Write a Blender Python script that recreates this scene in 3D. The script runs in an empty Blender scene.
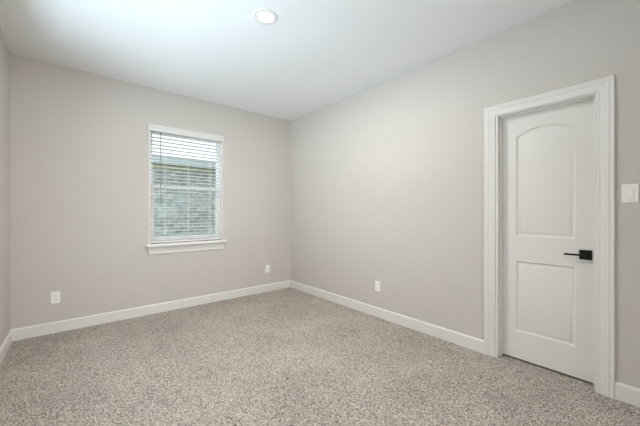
import bpy, bmesh, math, random
from mathutils import Vector
random.seed(4)
S = bpy.context.scene
COL = S.collection

# ------------------------------------------------------------------ measures (metres; camera stands above the origin)
W, D, L, H = 2.737, 4.035, -0.471, 2.740      # right wall x, back wall y, left wall x, ceiling z
FR = -0.90                                    # front wall behind the camera
EYE = 1.222
TH = 0.14

# ------------------------------------------------------------------ light levels
WORLD_W = 1.55        # sky near the horizon
ZENITH_W = 1.20      # how much brighter it is overhead
SUN_E = 0.0         # sun, high beyond the neighbour's roof, falling on the slats
SUN_EL, SUN_AZ = 62, 0
LAMP_W = 30.00        # the recessed ceiling light (watts)
FILL_BROAD_W = 25.00        # added panel lamp close outside the left-wall window, imitating open sky
FILL_LEFT_W = 200.00       # added area lamp aimed in through the unseen left-wall window
FILL_UP_W = 1400.00       # added up-facing lamp outside the same window, imitating ground bounce
FILL_HALL_W = 66.00        # added area lamp beyond the hall, behind the viewer (watts)

# ------------------------------------------------------------------ camera
cam = bpy.data.objects.new('camera', bpy.data.cameras.new('camera'))
COL.objects.link(cam)
cam.location = (0, 0, EYE)
cam.rotation_euler = (math.radians(90), 0, math.radians(-39.92))
cam.data.sensor_fit = 'HORIZONTAL'
cam.data.sensor_width = 36
cam.data.lens = 36 * 293.1 / 640
cam.data.clip_start = 0.02
S.camera = cam

# ------------------------------------------------------------------ world: bright overcast sky
w = bpy.data.worlds.new('sky')
S.world = w
w.use_nodes = True
nt = w.node_tree
bg = nt.nodes['Background']
bg.inputs[0].default_value = (0.86, 0.94, 1.0, 1)
# overcast sky: the zenith several times brighter than the horizon
wtc = nt.nodes.new('ShaderNodeTexCoord')
wsp = nt.nodes.new('ShaderNodeSeparateXYZ')
wmr = nt.nodes.new('ShaderNodeMapRange')
wmr.inputs['From Min'].default_value = 0.25; wmr.inputs['From Max'].default_value = 0.95
wmr.inputs['To Min'].default_value = WORLD_W; wmr.inputs['To Max'].default_value = WORLD_W + ZENITH_W
wmr.interpolation_type = 'SMOOTHSTEP'
nt.links.new(wtc.outputs['Generated'], wsp.inputs[0])
nt.links.new(wsp.outputs['Z'], wmr.inputs['Value'])
nt.links.new(wmr.outputs[0], bg.inputs[1])

S.view_settings.view_transform = 'Standard'
S.view_settings.look = 'None'
S.view_settings.gamma = 1
S.view_settings.use_curve_mapping = False
S.view_settings.exposure = 0.16
S.cycles.max_bounces = 16
S.cycles.diffuse_bounces = 10
S.cycles.transparent_max_bounces = 24
S.cycles.sample_clamp_indirect = 8
S.cycles.use_denoising = True
S.cycles.filter_width = 1.35

sd = bpy.data.lights.new('sun', 'SUN')
sd.energy = SUN_E; sd.angle = math.radians(1.0); sd.color = (1.0, 0.98, 0.95)
so = bpy.data.objects.new('sun', sd); COL.objects.link(so)
so.location = (1.2, 9, 9)
so.rotation_euler = (-math.radians(90 - SUN_EL), 0, math.radians(SUN_AZ))

WY0, WY1 = 1.10, 3.08                         # added second window, left wall, out of view
def fill_lamp(name, e, loc, tgt, sx, sy, col):  # added area lamps that fill the room like daylight
    a = bpy.data.lights.new(name, 'AREA'); a.shape = 'RECTANGLE'; a.size = sx; a.size_y = sy
    a.energy = e; a.color = col
    o = bpy.data.objects.new(name, a); COL.objects.link(o)
    o.location = loc
    o.rotation_euler = (Vector(tgt) - Vector(loc)).to_track_quat('-Z', 'Y').to_euler()
WYM = 2.42
if FILL_LEFT_W: fill_lamp('fill_left', FILL_LEFT_W, (-5.5, WYM - 2.0, 0.9), (-0.5, WYM, 1.60), 3.0, 2.6, (0.86, 0.94, 1.0))
if FILL_BROAD_W: fill_lamp('fill_broad', FILL_BROAD_W, (-1.5, WYM, 1.7), (-0.5, WYM, 1.7), 2.6, 2.6, (0.90, 0.96, 1.0))
if FILL_HALL_W: fill_lamp('fill_hall', FILL_HALL_W, (0.7, -3.75, 1.45), (0.7, 0.0, 1.45), 2.6, 2.1, (0.97, 0.98, 1.0))
if FILL_UP_W: fill_lamp('fill_up', FILL_UP_W, (-4.65, WYM + 0.4, -0.27), (-4.65, WYM + 0.4, 2.0), 6.4, 6.0, (0.72, 0.85, 1.0))

# ------------------------------------------------------------------ materials
def mat(name, col, rough=0.5, metal=0.0, spec=0.5):
    m = bpy.data.materials.new(name)
    m.use_nodes = True
    b = m.node_tree.nodes['Principled BSDF']
    b.inputs['Base Color'].default_value = (*col, 1)
    b.inputs['Roughness'].default_value = rough
    b.inputs['Metallic'].default_value = metal
    b.inputs['Specular IOR Level'].default_value = spec
    return m

def add_bump(m, scale, dist, detail=3, strength=1.0, rough=0.55):
    n = m.node_tree
    b = n.nodes['Principled BSDF']
    tc = n.nodes.new('ShaderNodeNewGeometry')
    no = n.nodes.new('ShaderNodeTexNoise')
    no.inputs['Scale'].default_value = scale
    no.inputs['Detail'].default_value = detail
    no.inputs['Roughness'].default_value = rough
    bp = n.nodes.new('ShaderNodeBump')
    bp.inputs['Distance'].default_value = dist
    bp.inputs['Strength'].default_value = strength
    n.links.new(tc.outputs['Position'], no.inputs['Vector'])
    n.links.new(no.outputs['Fac'], bp.inputs['Height'])
    n.links.new(bp.outputs['Normal'], b.inputs['Normal'])
    return m

M = {}
M['wall'] = add_bump(mat('wall_paint', (0.598, 0.567, 0.530), 0.75, spec=0.3), 85, 0.0022, 2)
M['ceiling'] = add_bump(mat('ceiling_paint', (0.83, 0.84, 0.845), 0.85, spec=0.2), 80, 0.002, 2)
M['trim'] = mat('trim_paint', (0.76, 0.745, 0.715), 0.35)
M['door'] = add_bump(mat('door_paint', (0.76, 0.745, 0.715), 0.4), 140, 0.0003, 2)
M['black'] = mat('black_metal', (0.006, 0.006, 0.006), 0.45, 0.0, 0.25)
M['plate'] = mat('plate_plastic', (0.90, 0.885, 0.86), 0.35)
M['slot'] = mat('slot_dark', (0.05, 0.045, 0.04), 0.6)
M['screw'] = mat('screw_paint', (0.7, 0.68, 0.64), 0.4, 0.3)
M['slat'] = mat('blind_white', (0.82, 0.82, 0.80), 0.45)
M['cord'] = mat('blind_cord', (0.80, 0.80, 0.78), 0.7)
M['wand'] = mat('wand_clear_grey', (0.22, 0.23, 0.24), 0.3)
M['vinyl'] = mat('window_vinyl', (0.80, 0.82, 0.82), 0.4)
M['lamp_trim'] = mat('lamp_trim', (0.80, 0.77, 0.74), 0.45)
M['valance'] = mat('valance_white', (0.70, 0.695, 0.67), 0.5)
M['sill'] = mat('sill_daylit', (0.86, 0.86, 0.85), 0.3)  # whiter than the trim: daylight on the sill put into its colour
M['soffit'] = mat('soffit_shade', (0.055, 0.055, 0.035), 0.8)  # shade under the eave put into the colour
M['fascia'] = mat('fascia_grey', (0.40, 0.44, 0.44), 0.7)
M['frieze'] = mat('frieze_olive', (0.42, 0.40, 0.25), 0.7)
M['roof'] = add_bump(mat('roof_shingle', (0.16, 0.15, 0.14), 0.9), 60, 0.01)
M['grass'] = add_bump(mat('outside_ground', (0.10, 0.13, 0.06), 0.95), 30, 0.03)

# lamp lens
m = mat('lamp_lens', (0.9, 0.9, 0.88), 0.5)
b = m.node_tree.nodes['Principled BSDF']
b.inputs['Emission Color'].default_value = (1, 0.95, 0.86, 1)
b.inputs['Emission Strength'].default_value = 6
M['lens'] = m

# window glass: clear sheet with a little reflection
m = bpy.data.materials.new('window_glass')
m.use_nodes = True
n = m.node_tree
n.nodes.clear()
o = n.nodes.new('ShaderNodeOutputMaterial')
tr = n.nodes.new('ShaderNodeBsdfTransparent')
tr.inputs[0].default_value = (0.93, 0.965, 0.965, 1)
gl = n.nodes.new('ShaderNodeBsdfGlossy')
gl.inputs['Roughness'].default_value = 0.02
mx = n.nodes.new('ShaderNodeMixShader')
mx.inputs[0].default_value = 0.035
n.links.new(tr.outputs[0], mx.inputs[1])
n.links.new(gl.outputs[0], mx.inputs[2])
n.links.new(mx.outputs[0], o.inputs[0])
M['glass'] = m

# carpet: flecked beige and grey cut pile
m = mat('carpet_pile', (0.4, 0.36, 0.32), 0.95, spec=0.1)
n = m.node_tree
b = n.nodes['Principled BSDF']
geo = n.nodes.new('ShaderNodeNewGeometry')
nz = n.nodes.new('ShaderNodeTexNoise'); nz.inputs['Scale'].default_value = 60; nz.inputs['Detail'].default_value = 2
wob = n.nodes.new('ShaderNodeMixRGB'); wob.blend_type = 'ADD'; wob.inputs[0].default_value = 0.008
n.links.new(geo.outputs['Position'], wob.inputs[1]); n.links.new(geo.outputs['Position'], nz.inputs['Vector'])
n.links.new(nz.outputs['Color'], wob.inputs[2])
v1 = n.nodes.new('ShaderNodeTexVoronoi'); v1.inputs['Scale'].default_value = 255
n.links.new(wob.outputs[0], v1.inputs['Vector'])
sep = n.nodes.new('ShaderNodeSeparateColor')
n.links.new(v1.outputs['Color'], sep.inputs[0])
cr = n.nodes.new('ShaderNodeValToRGB')
cr.color_ramp.interpolation = 'LINEAR'
e = cr.color_ramp.elements
e[0].position = 0.0; e[0].color = (0.040, 0.032, 0.026, 1)
e[1].position = 1.0; e[1].color = (0.93, 0.865, 0.785, 1)
for p, c in ((0.18, (0.095, 0.078, 0.065, 1)), (0.32, (0.37, 0.318, 0.278, 1)), (0.62, (0.58, 0.512, 0.455, 1)), (0.85, (0.76, 0.685, 0.62, 1))):
    x = e.new(p); x.color = c
n.links.new(sep.outputs[0], cr.inputs[0])
# soft, broad brush marks of the pile
n2 = n.nodes.new('ShaderNodeTexNoise'); n2.inputs['Scale'].default_value = 2.2; n2.inputs['Detail'].default_value = 3
n.links.new(geo.outputs['Position'], n2.inputs['Vector'])
mr = n.nodes.new('ShaderNodeMapRange'); mr.inputs[1].default_value = 0.3; mr.inputs[2].default_value = 0.7
mr.inputs[3].default_value = 0.90; mr.inputs[4].default_value = 1.10
n.links.new(n2.outputs['Fac'], mr.inputs[0])
mu = n.nodes.new('ShaderNodeMixRGB'); mu.blend_type = 'MULTIPLY'; mu.inputs[0].default_value = 1
n.links.new(cr.outputs[0], mu.inputs[1]); n.links.new(mr.outputs[0], mu.inputs[2])
n.links.new(mu.outputs[0], b.inputs['Base Color'])
bp = n.nodes.new('ShaderNodeBump'); bp.inputs['Distance'].default_value = 0.006; bp.inputs['Strength'].default_value = 0.7
n.links.new(v1.outputs['Distance'], bp.inputs['Height']); bp.invert = True
n.links.new(bp.outputs['Normal'], b.inputs['Normal'])
M['carpet'] = m

# neighbour's brick
m = mat('pale_brick', (0.3, 0.3, 0.3), 0.9, spec=0.2)
n = m.node_tree
b = n.nodes['Principled BSDF']
tc = n.nodes.new('ShaderNodeNewGeometry')
mp = n.nodes.new('ShaderNodeMapping'); mp.inputs['Rotation'].default_value = (math.radians(-90), 0, 0)
n.links.new(tc.outputs['Position'], mp.inputs['Vector'])
bt = n.nodes.new('ShaderNodeTexBrick')
bt.inputs['Scale'].default_value = 1
bt.inputs['Brick Width'].default_value = 0.21; bt.inputs['Row Height'].default_value = 0.075
bt.inputs['Mortar Size'].default_value = 0.012; bt.inputs['Mortar Smooth'].default_value = 0.3
bt.inputs['Color1'].default_value = (0.24, 0.25, 0.225, 1)
bt.inputs['Color2'].default_value = (0.40, 0.40, 0.37, 1)
bt.inputs['Mortar'].default_value = (0.47, 0.48, 0.48, 1)
n.links.new(mp.outputs[0], bt.inputs['Vector'])
nz = n.nodes.new('ShaderNodeTexNoise'); nz.inputs['Scale'].default_value = 7; nz.inputs['Detail'].default_value = 4
n.links.new(tc.outputs['Position'], nz.inputs['Vector'])
mr = n.nodes.new('ShaderNodeMapRange'); mr.inputs[1].default_value = 0.3; mr.inputs[2].default_value = 0.7
mr.inputs[3].default_value = 0.65; mr.inputs[4].default_value = 1.35
n.links.new(nz.outputs['Fac'], mr.inputs[0])
mu = n.nodes.new('ShaderNodeMixRGB'); mu.blend_type = 'MULTIPLY'; mu.inputs[0].default_value = 1
n.links.new(bt.outputs['Color'], mu.inputs[1]); n.links.new(mr.outputs[0], mu.inputs[2])
n.links.new(mu.outputs[0], b.inputs['Base Color'])
M['brick'] = m

# ------------------------------------------------------------------ mesh helpers
def box(bm, x0, x1, y0, y1, z0, z1, bev=0.0, seg=2):
    vs = [bm.verts.new((x, y, z)) for x in (x0, x1) for y in (y0, y1) for z in (z0, z1)]
    fs = [(0, 1, 3, 2), (4, 6, 7, 5), (0, 4, 5, 1), (2, 3, 7, 6), (0, 2, 6, 4), (1, 5, 7, 3)]
    faces = [bm.faces.new([vs[i] for i in f]) for f in fs]
    if bev:
        es = list({e for f in faces for e in f.edges})
        bmesh.ops.bevel(bm, geom=es, offset=bev, segments=seg, affect='EDGES', profile=0.5)

def cyl(bm, p0, p1, r, seg=16, r2=None):
    p0, p1 = Vector(p0), Vector(p1)
    d = (p1 - p0).normalized()
    a = d.orthogonal().normalized(); c = d.cross(a)
    r2 = r if r2 is None else r2
    A = [bm.verts.new(p0 + (a * math.cos(t) + c * math.sin(t)) * r) for t in [2 * math.pi * i / seg for i in range(seg)]]
    B = [bm.verts.new(p1 + (a * math.cos(t) + c * math.sin(t)) * r2) for t in [2 * math.pi * i / seg for i in range(seg)]]
    for i in range(seg):
        bm.faces.new((A[i], A[(i + 1) % seg], B[(i + 1) % seg], B[i]))
    bm.faces.new(A[::-1]); bm.faces.new(B)

def lathe(bm, prof, cx, cy, seg=48):
    rings = []
    for r, z in prof:
        if r < 1e-6:
            rings.append([bm.verts.new((cx, cy, z))])
        else:
            rings.append([bm.verts.new((cx + r * math.cos(2 * math.pi * i / seg), cy + r * math.sin(2 * math.pi * i / seg), z)) for i in range(seg)])
    for a, b_ in zip(rings, rings[1:]):
        for i in range(seg):
            j = (i + 1) % seg
            if len(a) == 1: bm.faces.new((a[0], b_[j], b_[i]))
            elif len(b_) == 1: bm.faces.new((a[i], a[j], b_[0]))
            else: bm.faces.new((a[i], a[j], b_[j], b_[i]))

def prism(bm, prof, frame0, frame1):
    """sweep a closed 2D profile between two placements (functions (u, t) -> point)"""
    A = [bm.verts.new(frame0(u, t)) for u, t in prof]
    B = [bm.verts.new(frame1(u, t)) for u, t in prof]
    k = len(prof)
    for i in range(k):
        bm.faces.new((A[i], A[(i + 1) % k], B[(i + 1) % k], B[i]))
    bm.faces.new(A[::-1]); bm.faces.new(B)

def obj(name, bm, m, parent=None, smooth=False, origin=None):
    bmesh.ops.recalc_face_normals(bm, faces=bm.faces[:])
    me = bpy.data.meshes.new(name)
    if origin is not None:
        bmesh.ops.translate(bm, verts=bm.verts[:], vec=-Vector(origin))
    bm.to_mesh(me); bm.free()
    me.materials.append(M[m])
    if smooth:
        for p in me.polygons: p.use_smooth = True
        me.set_sharp_from_angle(angle=math.radians(40))
    o = bpy.data.objects.new(name, me)
    COL.objects.link(o)
    if parent is not None: o.parent = parent
    if origin is not None: o.location = origin
    return o

def tag(o, label=None, cat=None, group=None, kind=None):
    if label: o['label'] = label
    if cat: o['category'] = cat
    if group: o['group'] = group
    if kind: o['kind'] = kind
    return o

def empty(name, loc=(0, 0, 0), rz=0.0):
    o = bpy.data.objects.new(name, None)
    o.empty_display_size = 0.05
    o.location = loc; o.rotation_euler = (0, 0, rz)
    COL.objects.link(o)
    return o

def copy_tree(o, parent=None):
    c = o.copy(); COL.objects.link(c); c.parent = parent
    for ch in list(o.children): copy_tree(ch, c)
    return c

# ------------------------------------------------------------------ room shell
bm = bmesh.new(); box(bm, L - TH, W + 0.9, FR - TH, D + TH, -0.12, 0.0); box(bm, -1.6, W + 0.9, FR - 2.6, FR - TH, -0.12, 0.0)
tag(obj('floor', bm, 'carpet'), 'flecked beige and grey cut-pile carpet covering the whole floor', 'floor', kind='structure')
bm = bmesh.new(); box(bm, L - TH, W + 0.9, FR - TH, D + TH, H, H + 0.12); box(bm, -1.6, W + 0.9, FR - 2.6, FR - TH, H, H + 0.12)
tag(obj('ceiling', bm, 'ceiling'), 'plain off-white ceiling with a light orange-peel texture', 'ceiling', kind='structure')

OX0, OX1, OZ0, OZ1 = 0.687, 1.595, 0.812, 2.285       # window opening in the back wall
bm = bmesh.new()
box(bm, L - TH, OX0, D, D + TH, 0, H); box(bm, OX1, W + TH, D, D + TH, 0, H)
box(bm, OX0, OX1, D, D + TH, 0, OZ0); box(bm, OX0, OX1, D, D + TH, OZ1, H)
tag(obj('wall_back', bm, 'wall'), 'greige painted back wall with the single window', 'wall', kind='structure')

DY0, DY1, DZ = 0.3155, 0.9535, 2.056                   # rough door opening in the right wall
bm = bmesh.new()
box(bm, W, W + 0.118, DY1, D, 0, H); box(bm, W, W + 0.118, FR - TH, DY0, 0, H); box(bm, W, W + 0.118, DY0, DY1, DZ, H)
box(bm, W + 0.118, W + 0.16, DY0 - 0.2, DY1 + 0.2, 0, DZ + 0.2)  # unseen backing slab, added to keep light out of the door gap
tag(obj('wall_right', bm, 'wall'), 'greige painted right wall with the white panelled door', 'wall', kind='structure')
WZ0, WZ1 = 0.80, 2.285
bm = bmesh.new()
box(bm, L - TH, L, FR - TH, WY0, 0, H); box(bm, L - TH, L, WY1, D, 0, H)
box(bm, L - TH, L, WY0, WY1, 0, WZ0); box(bm, L - TH, L, WY0, WY1, WZ1, H)
tag(obj('wall_left', bm, 'wall'), 'greige painted left wall at the photo\'s left edge', 'wall', kind='structure')
HX0, HX1, HZ = -0.30, 1.90, 2.45                        # wide cased opening behind the camera
bm = bmesh.new()
box(bm, L, HX0, FR - TH, FR, 0, H); box(bm, HX1, W, FR - TH, FR, 0, H); box(bm, HX0, HX1, FR - TH, FR, HZ, H)
tag(obj('wall_front', bm, 'wall'), 'greige wall with a wide opening behind the viewer', 'wall', kind='structure')

HF = FR - 2.5
bm = bmesh.new()
box(bm, -1.6, -1.5, HF, FR - TH, 0, H); box(bm, 3.0, 3.1, HF, FR - TH, 0, H); box(bm, -1.6, -0.7, HF - 0.1, HF, 0, H); box(bm, 2.1, 3.1, HF - 0.1, HF, 0, H); box(bm, -0.7, 2.1, HF - 0.1, HF, 2.45, H); box(bm, -0.7, 2.1, HF - 0.1, HF, 0, 0.35)
tag(obj('wall_hall', bm, 'wall'), 'greige walls of the hall behind the viewer', 'wall', kind='structure')

# baseboards: square board with an eased top
BH, BT = 0.112, 0.015
bp_ = [(0, 0), (BT, 0), (BT, BH - 0.014), (BT - 0.002, BH - 0.008), (BT - 0.007, BH - 0.002), (BT - 0.010, BH), (0, BH)]
def baseboard(name, label, f0, f1):
    bm = bmesh.new(); prism(bm, bp_, f0, f1)
    tag(obj(name, bm, 'trim'), label, 'baseboard', kind='structure')
CY0, CY1 = 0.2336, 1.0363                                # outer edges of the door casing
baseboard('baseboard_back', 'white baseboard along the back wall under the window',
          lambda t, z: (L + t, D - t, z), lambda t, z: (W - t, D - t, z))
baseboard('baseboard_right', 'white baseboard on the right wall between back corner and door casing',
          lambda t, z: (W - t, D - t, z), lambda t, z: (W - t, CY1, z))
baseboard('baseboard_right', 'short white baseboard on the right wall under the light switch',
          lambda t, z: (W - t, CY0, z), lambda t, z: (W - t, FR + t, z))
baseboard('baseboard_left', 'white baseboard along the left wall',
          lambda t, z: (L + t, D - t, z), lambda t, z: (L + t, FR + t, z))

# ------------------------------------------------------------------ door casing (mitred colonial profile) and jamb
CW = 0.085
CI0, CI1, CZ = CY0 + CW, CY1 - CW, 2.129 - CW
cprof = [(0, 0), (0, 0.007), (0.003, 0.010), (0.009, 0.011), (0.013, 0.0085), (0.017, 0.0085), (0.024, 0.0105), (0.036, 0.0125),
         (0.047, 0.0135), (0.050, 0.0165), (0.054, 0.0185), (0.059, 0.0185), (0.062, 0.0165), (0.066, 0.0165), (0.070, 0.019),
         (0.076, 0.0205), (0.082, 0.0195), (0.085, 0.016), (0.085, 0)]
bm = bmesh.new()
stations = [lambda u, t: (W - t, CI1 + u, 0.0), lambda u, t: (W - t, CI1 + u, CZ + u),
            lambda u, t: (W - t, CI0 - u, CZ + u), lambda u, t: (W - t, CI0 - u, 0.0)]
rings = [[bm.verts.new(s(u, t)) for u, t in cprof] for s in stations]
for a, b_ in zip(rings, rings[1:]):
    for i in range(len(cprof)):
        j = (i + 1) % len(cprof)
        bm.faces.new((a[i], a[j], b_[j], b_[i]))
bm.faces.new(rings[0]); bm.faces.new(rings[-1][::-1])
casing = tag(obj('trim_1', bm, 'trim'), 'white moulded casing around the closed door', 'door casing', kind='structure')
JI0, JI1, JZ = DY0 + 0.018, DY1 - 0.018, DZ - 0.018
bm = bmesh.new()
box(bm, W, W + 0.117, JI1, DY1, 0, DZ); box(bm, W, W + 0.117, DY0, JI0, 0, DZ); box(bm, W, W + 0.117, JI0, JI1, JZ, DZ)
obj('jamb', bm, 'trim', casing)
SX = W + 0.081                                           # door face
bm = bmesh.new()
box(bm, SX - 0.034, SX - 0.002, JI1 - 0.010, JI1, 0, JZ, 0.002); box(bm, SX - 0.034, SX - 0.002, JI0, JI0 + 0.010, 0, JZ, 0.002)
box(bm, SX - 0.034, SX - 0.002, JI0, JI1, JZ - 0.010, JZ, 0.002)
obj('door_stop', bm, 'trim', casing)

# ------------------------------------------------------------------ door slab: two moulded panels, the upper one arched
SY0, SY1, SZ0, SZ1 = JI0 + 0.003, JI1 - 0.003, 0.018, JZ - 0.003
P0, P1 = 0.447, 0.823                                    # panel sides
def arch_loop(d):
    zb, zs, rise = 1.032, 1.850, 0.062
    c = (P0 + P1) / 2; hw = (P1 - P0) / 2
    R = (hw * hw + rise * rise) / (2 * rise); cz = zs + rise - R
    pts = [(P0 + d, zb + d), (P1 - d, zb + d)]
    N = 20
    y1 = hw - d
    for i in range(N + 1):
        y = y1 - 2 * y1 * i / N
        pts.append((c + y, cz + math.sqrt((R - d) ** 2 - y * y)))
    return pts
def rect_loop(d):
    return [(P0 + d, 0.242 + d), (P1 - d, 0.242 + d), (P1 - d, 0.824 - d), (P0 + d, 0.824 - d)]
steps = [(0, 0), (0.004, 0.006), (0.009, 0.0115), (0.013, 0.0125), (0.017, 0.012), (0.025, 0.0075), (0.033, 0.0035), (0.037, 0.0025)]
bm = bmesh.new()
outer = [bm.verts.new((SX, y, z)) for y, z in ((SY0, SZ0), (SY1, SZ0), (SY1, SZ1), (SY0, SZ1))]
edges = [bm.edges.new((outer[i], outer[(i + 1) % 4])) for i in range(4)]
panels = []
for fn in (arch_loop, rect_loop):
    loops = [[bm.verts.new((SX + dep, y, z)) for y, z in fn(d)] for d, dep in steps]
    k = len(loops[0])
    edges += [bm.edges.new((loops[0][i], loops[0][(i + 1) % k])) for i in range(k)]
    panels.append(loops)
bmesh.ops.triangle_fill(bm, edges=edges, use_beauty=True)
for loops in panels:
    k = len(loops[0])
    for a, b_ in zip(loops, loops[1:]):
        for i in range(k):
            bm.faces.new((a[i], a[(i + 1) % k], b_[(i + 1) % k], b_[i]))
    bm.faces.new(loops[-1])
back = [bm.verts.new((SX + 0.035, v.co.y, v.co.z)) for v in outer]
for i in range(4):
    bm.faces.new((outer[i], outer[(i + 1) % 4], back[(i + 1) % 4], back[i]))
bm.faces.new(back)
door = tag(obj('door_1', bm, 'door', smooth=True), 'white two-panel door with arched upper panel, closed', 'door', kind='structure')
HY, HZc = 0.391, 0.921                                   # black square rosette and slim lever
bm = bmesh.new(); box(bm, SX - 0.010, SX, HY - 0.034, HY + 0.034, HZc - 0.034, HZc + 0.034, 0.0015)
hd = obj('door_handle', bm, 'black', door)
hd['label'] = 'black square door handle with a slim lever'
bm = bmesh.new()
cyl(bm, (SX - 0.010, HY, HZc), (SX - 0.046, HY, HZc), 0.010, 20)
box(bm, SX - 0.056, SX - 0.044, HY - 0.010, HY + 0.112, HZc - 0.0065, HZc + 0.0065, 0.002)
obj('lever', bm, 'black', hd)
bm = bmesh.new(); box(bm, SX + 0.006, SX + 0.028, SY0 - 0.0025, SY0 + 0.0005, HZc - 0.028, HZc + 0.028)
obj('latch_plate', bm, 'screw', door)

# ------------------------------------------------------------------ window: vinyl single-hung unit, stool, apron, reveals
win = tag(empty('window_1', (0, 0, 0)), 'white framed window in the back wall, brick house seen through it', 'window', kind='structure')
ST = 0.845
bm = bmesh.new()
FY0, FY1 = D + 0.062, D + 0.132
FX0, FX1, FZ0, FZ1 = OX0, OX1, ST, OZ1
fw = 0.038
box(bm, FX0, FX0 + fw, FY0, FY1, FZ0, FZ1, 0.003); box(bm, FX1 - fw, FX1, FY0, FY1, FZ0, FZ1, 0.003)
box(bm, FX0 + fw, FX1 - fw, FY0, FY1, FZ0, FZ0 + 0.040, 0.003); box(bm, FX0 + fw, FX1 - fw, FY0, FY1, FZ1 - fw, FZ1, 0.003)
obj('window_frame', bm, 'vinyl', win)
def sash(name, z0, z1, y0, y1, sw, br, tr_):
    bm = bmesh.new()
    x0, x1 = FX0 + fw, FX1 - fw
    box(bm, x0, x0 + sw, y0, y1, z0, z1, 0.003); box(bm, x1 - sw, x1, y0, y1, z0, z1, 0.003)
    box(bm, x0 + sw, x1 - sw, y0, y1, z0, z0 + br, 0.003); box(bm, x0 + sw, x1 - sw, y0, y1, z1 - tr_, z1, 0.003)
    s = obj(name, bm, 'vinyl', win)
    bm = bmesh.new()
    ym = (y0 + y1) / 2
    box(bm, x0 + sw - 0.006, x1 - sw + 0.006, ym - 0.002, ym + 0.002, z0 + br - 0.006, z1 - tr_ + 0.006)
    obj('glass_pane', bm, 'glass', s)
MZ = 1.545
sash('upper_sash', MZ - 0.02, FZ1 - fw, D + 0.100, D + 0.126, 0.018, 0.040, 0.020)
sash('lower_sash', FZ0 + 0.040, MZ + 0.022, D + 0.068, D + 0.096, 0.032, 0.042, 0.036)
bm = bmesh.new()
# stool with horns, rounded nose
box(bm, OX0, OX1, D - 0.002, FY0 + 0.02, ST - 0.028, ST)
box(bm, 0.655, 1.634, D - 0.060, D - 0.0005, ST - 0.028, ST, 0.006, 3)
obj('window_sill', bm, 'sill', win)
ap = [(0, 0), (0.012, 0), (0.0155, 0.004), (0.0155, 0.012), (0.011, 0.016), (0.012, 0.024), (0.016, 0.042), (0.024, 0.062), (0.036, 0.080), (0.046, 0.090), (0.048, 0.096), (0, 0.096)]
bm = bmesh.new()
AZ = ST - 0.028 - 0.096
prism(bm, ap, lambda t, z: (0.690 - 0.65 * t, D - t, AZ + z), lambda t, z: (1.594 + 0.65 * t, D - t, AZ + z))
obj('apron', bm, 'trim', win)
bm = bmesh.new()                                         # white jamb liner round the opening
box(bm, OX0 - 0.0005, OX0 + 0.013, D - 0.003, FY0 + 0.002, ST, OZ1, 0.0015); box(bm, OX1 - 0.013, OX1 + 0.0005, D - 0.003, FY0 + 0.002, ST, OZ1, 0.0015)
box(bm, OX0 + 0.013, OX1 - 0.013, D - 0.003, FY0 + 0.002, OZ1 - 0.013, OZ1, 0.0015)
obj('jamb_liner', bm, 'trim', win)

# unseen second window, added in the left wall to let light in
win2 = tag(empty('added_window', (0, 0, 0)), 'white framed window added in the left wall, out of view, to let light in', 'window', kind='structure')
def frame_ring(bm, x0, x1, y0, y1, z0, z1, k):
    box(bm, x0, x1, y0, y0 + k, z0, z1, 0.003); box(bm, x0, x1, y1 - k, y1, z0, z1, 0.003)
    box(bm, x0, x1, y0 + k, y1 - k, z0, z0 + k, 0.003); box(bm, x0, x1, y0 + k, y1 - k, z1 - k, z1, 0.003)
bm = bmesh.new(); frame_ring(bm, L - 0.132, L - 0.062, WY0, WY1, ST, WZ1, 0.048)
MY = (WY0 + WY1) / 2
box(bm, L - 0.132, L - 0.062, MY - 0.03, MY + 0.03, ST + 0.048, WZ1 - 0.048, 0.003)
obj('window_frame', bm, 'vinyl', win2)
for ya, yb in ((WY0 + 0.048, MY - 0.03), (MY + 0.03, WY1 - 0.048)):
    for nm, z0, z1, xs in (('upper_sash', MZ - 0.02, WZ1 - 0.048, L - 0.126), ('lower_sash', ST + 0.048, MZ + 0.022, L - 0.096)):
        bm = bmesh.new(); frame_ring(bm, xs, xs + 0.026, ya, yb, z0, z1, 0.036)
        s_ = obj(nm, bm, 'vinyl', win2)
        bm = bmesh.new(); box(bm, xs + 0.011, xs + 0.015, ya + 0.03, yb - 0.03, z0 + 0.03, z1 - 0.03)
        obj('glass_pane', bm, 'glass', s_)
bm = bmesh.new()
box(bm, L - 0.082, L + 0.002, WY0, WY1, ST - 0.028, ST); box(bm, L + 0.0005, L + 0.045, WY0 - 0.035, WY1 + 0.035, ST - 0.028, ST, 0.006, 3)
obj('window_sill', bm, 'trim', win2)
bm = bmesh.new()
prism(bm, ap, lambda t, z: (L + t, WY0 + 0.003 - 0.65 * t, AZ + z), lambda t, z: (L + t, WY1 - 0.003 + 0.65 * t, AZ + z))
obj('apron', bm, 'trim', win2)

# ------------------------------------------------------------------ horizontal blind
bl = tag(empty('window_blind', (1.141, D + 0.03, ST)), 'white horizontal slat blind lowered over the window, slats open', 'blind')
bo = Vector(bl.location)
def part(name, bm, m, parent=bl, smooth=False):
    bmesh.ops.translate(bm, verts=bm.verts[:], vec=-bo)
    return obj(name, bm, m, parent, smooth)
BX0, BX1 = OX0 + 0.018, OX1 - 0.018
bm = bmesh.new()
box(bm, 0.672, 1.606, D - 0.024, D - 0.012, 2.216, 2.300, 0.003, 2)
box(bm, 0.672, 0.684, D - 0.012, D - 0.001, 2.216, 2.300); box(bm, 1.594, 1.606, D - 0.012, D - 0.001, 2.216, 2.300)
part('valance', bm, 'valance')
bm = bmesh.new(); box(bm, BX0, BX1, D + 0.004, D + 0.054, 2.222, 2.266, 0.002)
part('headrail', bm, 'slat')
SP, TOPZ = 0.0445, 2.196
zs = []
z = TOPZ
while z > ST + 0.065:
    zs.append(z); z -= SP
bm = bmesh.new()
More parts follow.
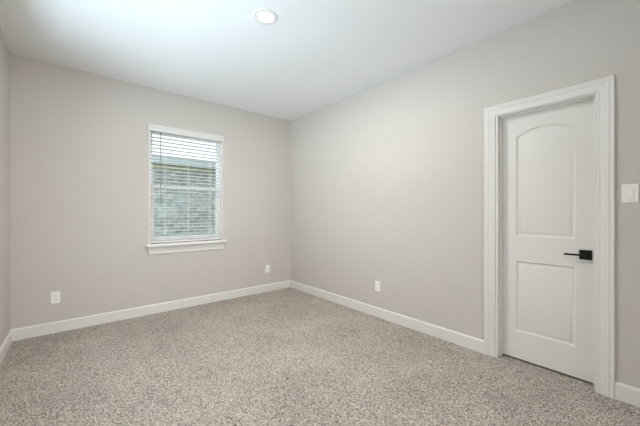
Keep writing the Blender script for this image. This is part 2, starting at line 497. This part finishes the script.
for z in zs:                                             # gently crowned slats
    N = 4
    up, lo = [], []
    for i in range(N + 1):
        y = D + 0.004 + 0.050 * i / N
        c = 0.0008 * (1 - (2 * i / N - 1) ** 2) + 0.0028 * (1 - 2 * i / N)
        up.append((y, z + c + 0.0011)); lo.append((y, z + c - 0.0011))
    pr = up + lo[::-1]
    prism(bm, pr, lambda y, zz: (BX0, y, zz), lambda y, zz: (BX1, y, zz))
part('slats', bm, 'slat')
bm = bmesh.new(); box(bm, BX0, BX1, D + 0.003, D + 0.055, ST + 0.012, ST + 0.030, 0.004, 2)
for q in range(3):
    box(bm, BX0, BX1, D + 0.004, D + 0.054, ST + 0.0325 + q * 0.006, ST + 0.0355 + q * 0.006)
part('bottom_rail', bm, 'slat')
for x in (0.868, 1.141, 1.425):
    bm = bmesh.new()
    for y in (D + 0.002, D + 0.056):
        cyl(bm, (x - 0.006, y, ST + 0.02), (x - 0.006, y, 2.23), 0.0012, 6)
        cyl(bm, (x + 0.006, y, ST + 0.02), (x + 0.006, y, 2.23), 0.0012, 6)
    for z in zs:
        cyl(bm, (x - 0.006, D + 0.002, z - 0.002), (x - 0.006, D + 0.056, z - 0.002), 0.0008, 5)
        cyl(bm, (x + 0.006, D + 0.002, z - 0.002), (x + 0.006, D + 0.056, z - 0.002), 0.0008, 5)
    part('ladder_cord', bm, 'cord')
bm = bmesh.new()
cyl(bm, (0.812, D - 0.006, 2.225), (0.812, D - 0.006, 1.36), 0.0038, 6)
cyl(bm, (0.812, D - 0.006, 1.36), (0.812, D - 0.006, 1.33), 0.0055, 10, 0.0045)
cyl(bm, (0.812, D + 0.006, 2.232), (0.812, D - 0.006, 2.222), 0.002, 6)
part('tilt_wand', bm, 'wand').__setitem__('label', 'slim grey tilt wand')

# ------------------------------------------------------------------ wall plates (built facing +x of the empty's local frame: local y = out of the wall)
def plate_mesh(hw, hh):
    bm = bmesh.new(); box(bm, -hw, hw, 0, 0.006, -hh, hh, 0.0025, 3)
    return bm
def make_outlet():
    t = empty('wall_outlet')
    obj('cover_plate', plate_mesh(0.037, 0.060), 'plate', t)
    for s in (-1, 1):
        bm = bmesh.new()
        zc = s * 0.0195
        ring = [(0.0165 * math.cos(a), max(-0.0135, min(0.0135, 0.0165 * math.sin(a)))) for a in [2 * math.pi * i / 28 for i in range(28)]]
        prism(bm, ring, lambda u, v: (u, 0.005, zc + v), lambda u, v: (u, 0.0078, zc + v))
        r = obj('receptacle', bm, 'plate', t)
        bm = bmesh.new()
        box(bm, -0.0075, -0.0052, 0.0070, 0.0081, zc - 0.002, zc + 0.0065)
        box(bm, 0.0052, 0.0075, 0.0070, 0.0081, zc - 0.001, zc + 0.0060)
        cyl(bm, (0, 0.0070, zc - 0.0070), (0, 0.0081, zc - 0.0070), 0.0028, 12)
        obj('slots', bm, 'slot', r)
    bm = bmesh.new(); cyl(bm, (0, 0.005, 0), (0, 0.0072, 0), 0.0032, 14)
    obj('screw', bm, 'screw', t)
    return t
o1 = make_outlet()
places = [((-0.151, D, 0.360), math.pi, 'white wall outlet low on the back wall, left of the window'),
          ((2.306, D, 0.353), math.pi, 'white wall outlet low on the back wall near the far corner'),
          ((W, 2.210, 0.361), math.pi / 2, 'white wall outlet low on the right wall, between corner and door')]
for i, (p, rz, lab) in enumerate(places):
    o = o1 if i == 0 else copy_tree(o1)
    o.location = p; o.rotation_euler = (0, 0, rz)
    tag(o, lab, 'outlet', 'wall outlets above the baseboards')

sw = tag(empty('light_switch', (W, 0.166, 1.348), math.pi / 2), 'white rocker light switch on the right wall beside the door', 'light switch')
obj('cover_plate', plate_mesh(0.038, 0.060), 'plate', sw)
bm = bmesh.new()
box(bm, -0.0175, 0.0175, 0.005, 0.0072, -0.034, 0.034)
obj('rocker_frame', bm, 'screw', sw)
bm = bmesh.new()
prism(bm, [(0.005, -0.032), (0.0115, -0.031), (0.0085, 0.0), (0.0075, 0.031), (0.005, 0.032)], lambda t, z: (-0.0155, t, z), lambda t, z: (0.0155, t, z))
obj('rocker', bm, 'plate', sw)
for s in (-1, 1):
    bm = bmesh.new(); cyl(bm, (0, 0.005, s * 0.048), (0, 0.0068, s * 0.048), 0.0032, 14)
    obj('screw', bm, 'screw', sw)

# ------------------------------------------------------------------ recessed ceiling light
LX, LY = 1.130, 2.010
rl = tag(empty('recessed_light', (LX, LY, H)), 'round recessed ceiling light, glowing warm white', 'ceiling light')
bm = bmesh.new()
lathe(bm, [(0.058, -0.002), (0.061, -0.005), (0.072, -0.0075), (0.088, -0.006), (0.095, -0.003), (0.097, 0.0)], 0, 0)
obj('trim_ring', bm, 'lamp_trim', rl, True)
bm = bmesh.new()
lathe(bm, [(0.0, -0.0045), (0.03, -0.0042), (0.058, -0.002), (0.058, 0.0)], 0, 0)
lens = obj('lens', bm, 'lens', rl, True)
lens['label'] = 'glowing round lens'
ld = bpy.data.lights.new('lamp_glow', 'AREA')
ld.shape = 'DISK'; ld.size = 0.114; ld.energy = LAMP_W; ld.color = (1.0, 0.935, 0.87)
lo = bpy.data.objects.new('lamp_glow', ld); COL.objects.link(lo)
lo.parent = rl; lo.location = (0, 0, -0.009)

# ------------------------------------------------------------------ outside: the house next door and the ground between
bm = bmesh.new(); box(bm, -14, 14, -6, D + 16, -0.42, -0.30)
tag(obj('ground', bm, 'grass'), 'ground outside between the two houses', 'ground', kind='structure')
hs = tag(empty('neighbour_house', (2.0, D + 3.6, -0.30)), 'pale brick house with grey eave seen through the window', 'house')
ho = Vector(hs.location)
def hpart(name, bm, m):
    bmesh.ops.translate(bm, verts=bm.verts[:], vec=-ho)
    return obj(name, bm, m, hs)
bm = bmesh.new(); box(bm, -6, 10, D + 3.40, D + 3.6, -0.30, 2.26); hpart('brick_wall', bm, 'brick')
bm = bmesh.new(); box(bm, -6, 10, D + 3.375, D + 3.40, 2.225, 2.318); hpart('frieze_board', bm, 'frieze')
bm = bmesh.new(); box(bm, -6.4, 10.4, D + 2.98, D + 3.6, 2.318, 2.335); hpart('soffit', bm, 'soffit')
bm = bmesh.new(); box(bm, -6.4, 10.4, D + 2.95, D + 2.98, 2.305, 2.460, 0.004); hpart('fascia', bm, 'fascia')
bm = bmesh.new()
prism(bm, [(2.93, 2.455), (8.5, 2.68), (8.5, 2.64), (2.93, 2.432)], lambda y, z: (-6.4, D + y, z), lambda y, z: (10.4, D + y, z))
hpart('roof', bm, 'roof')
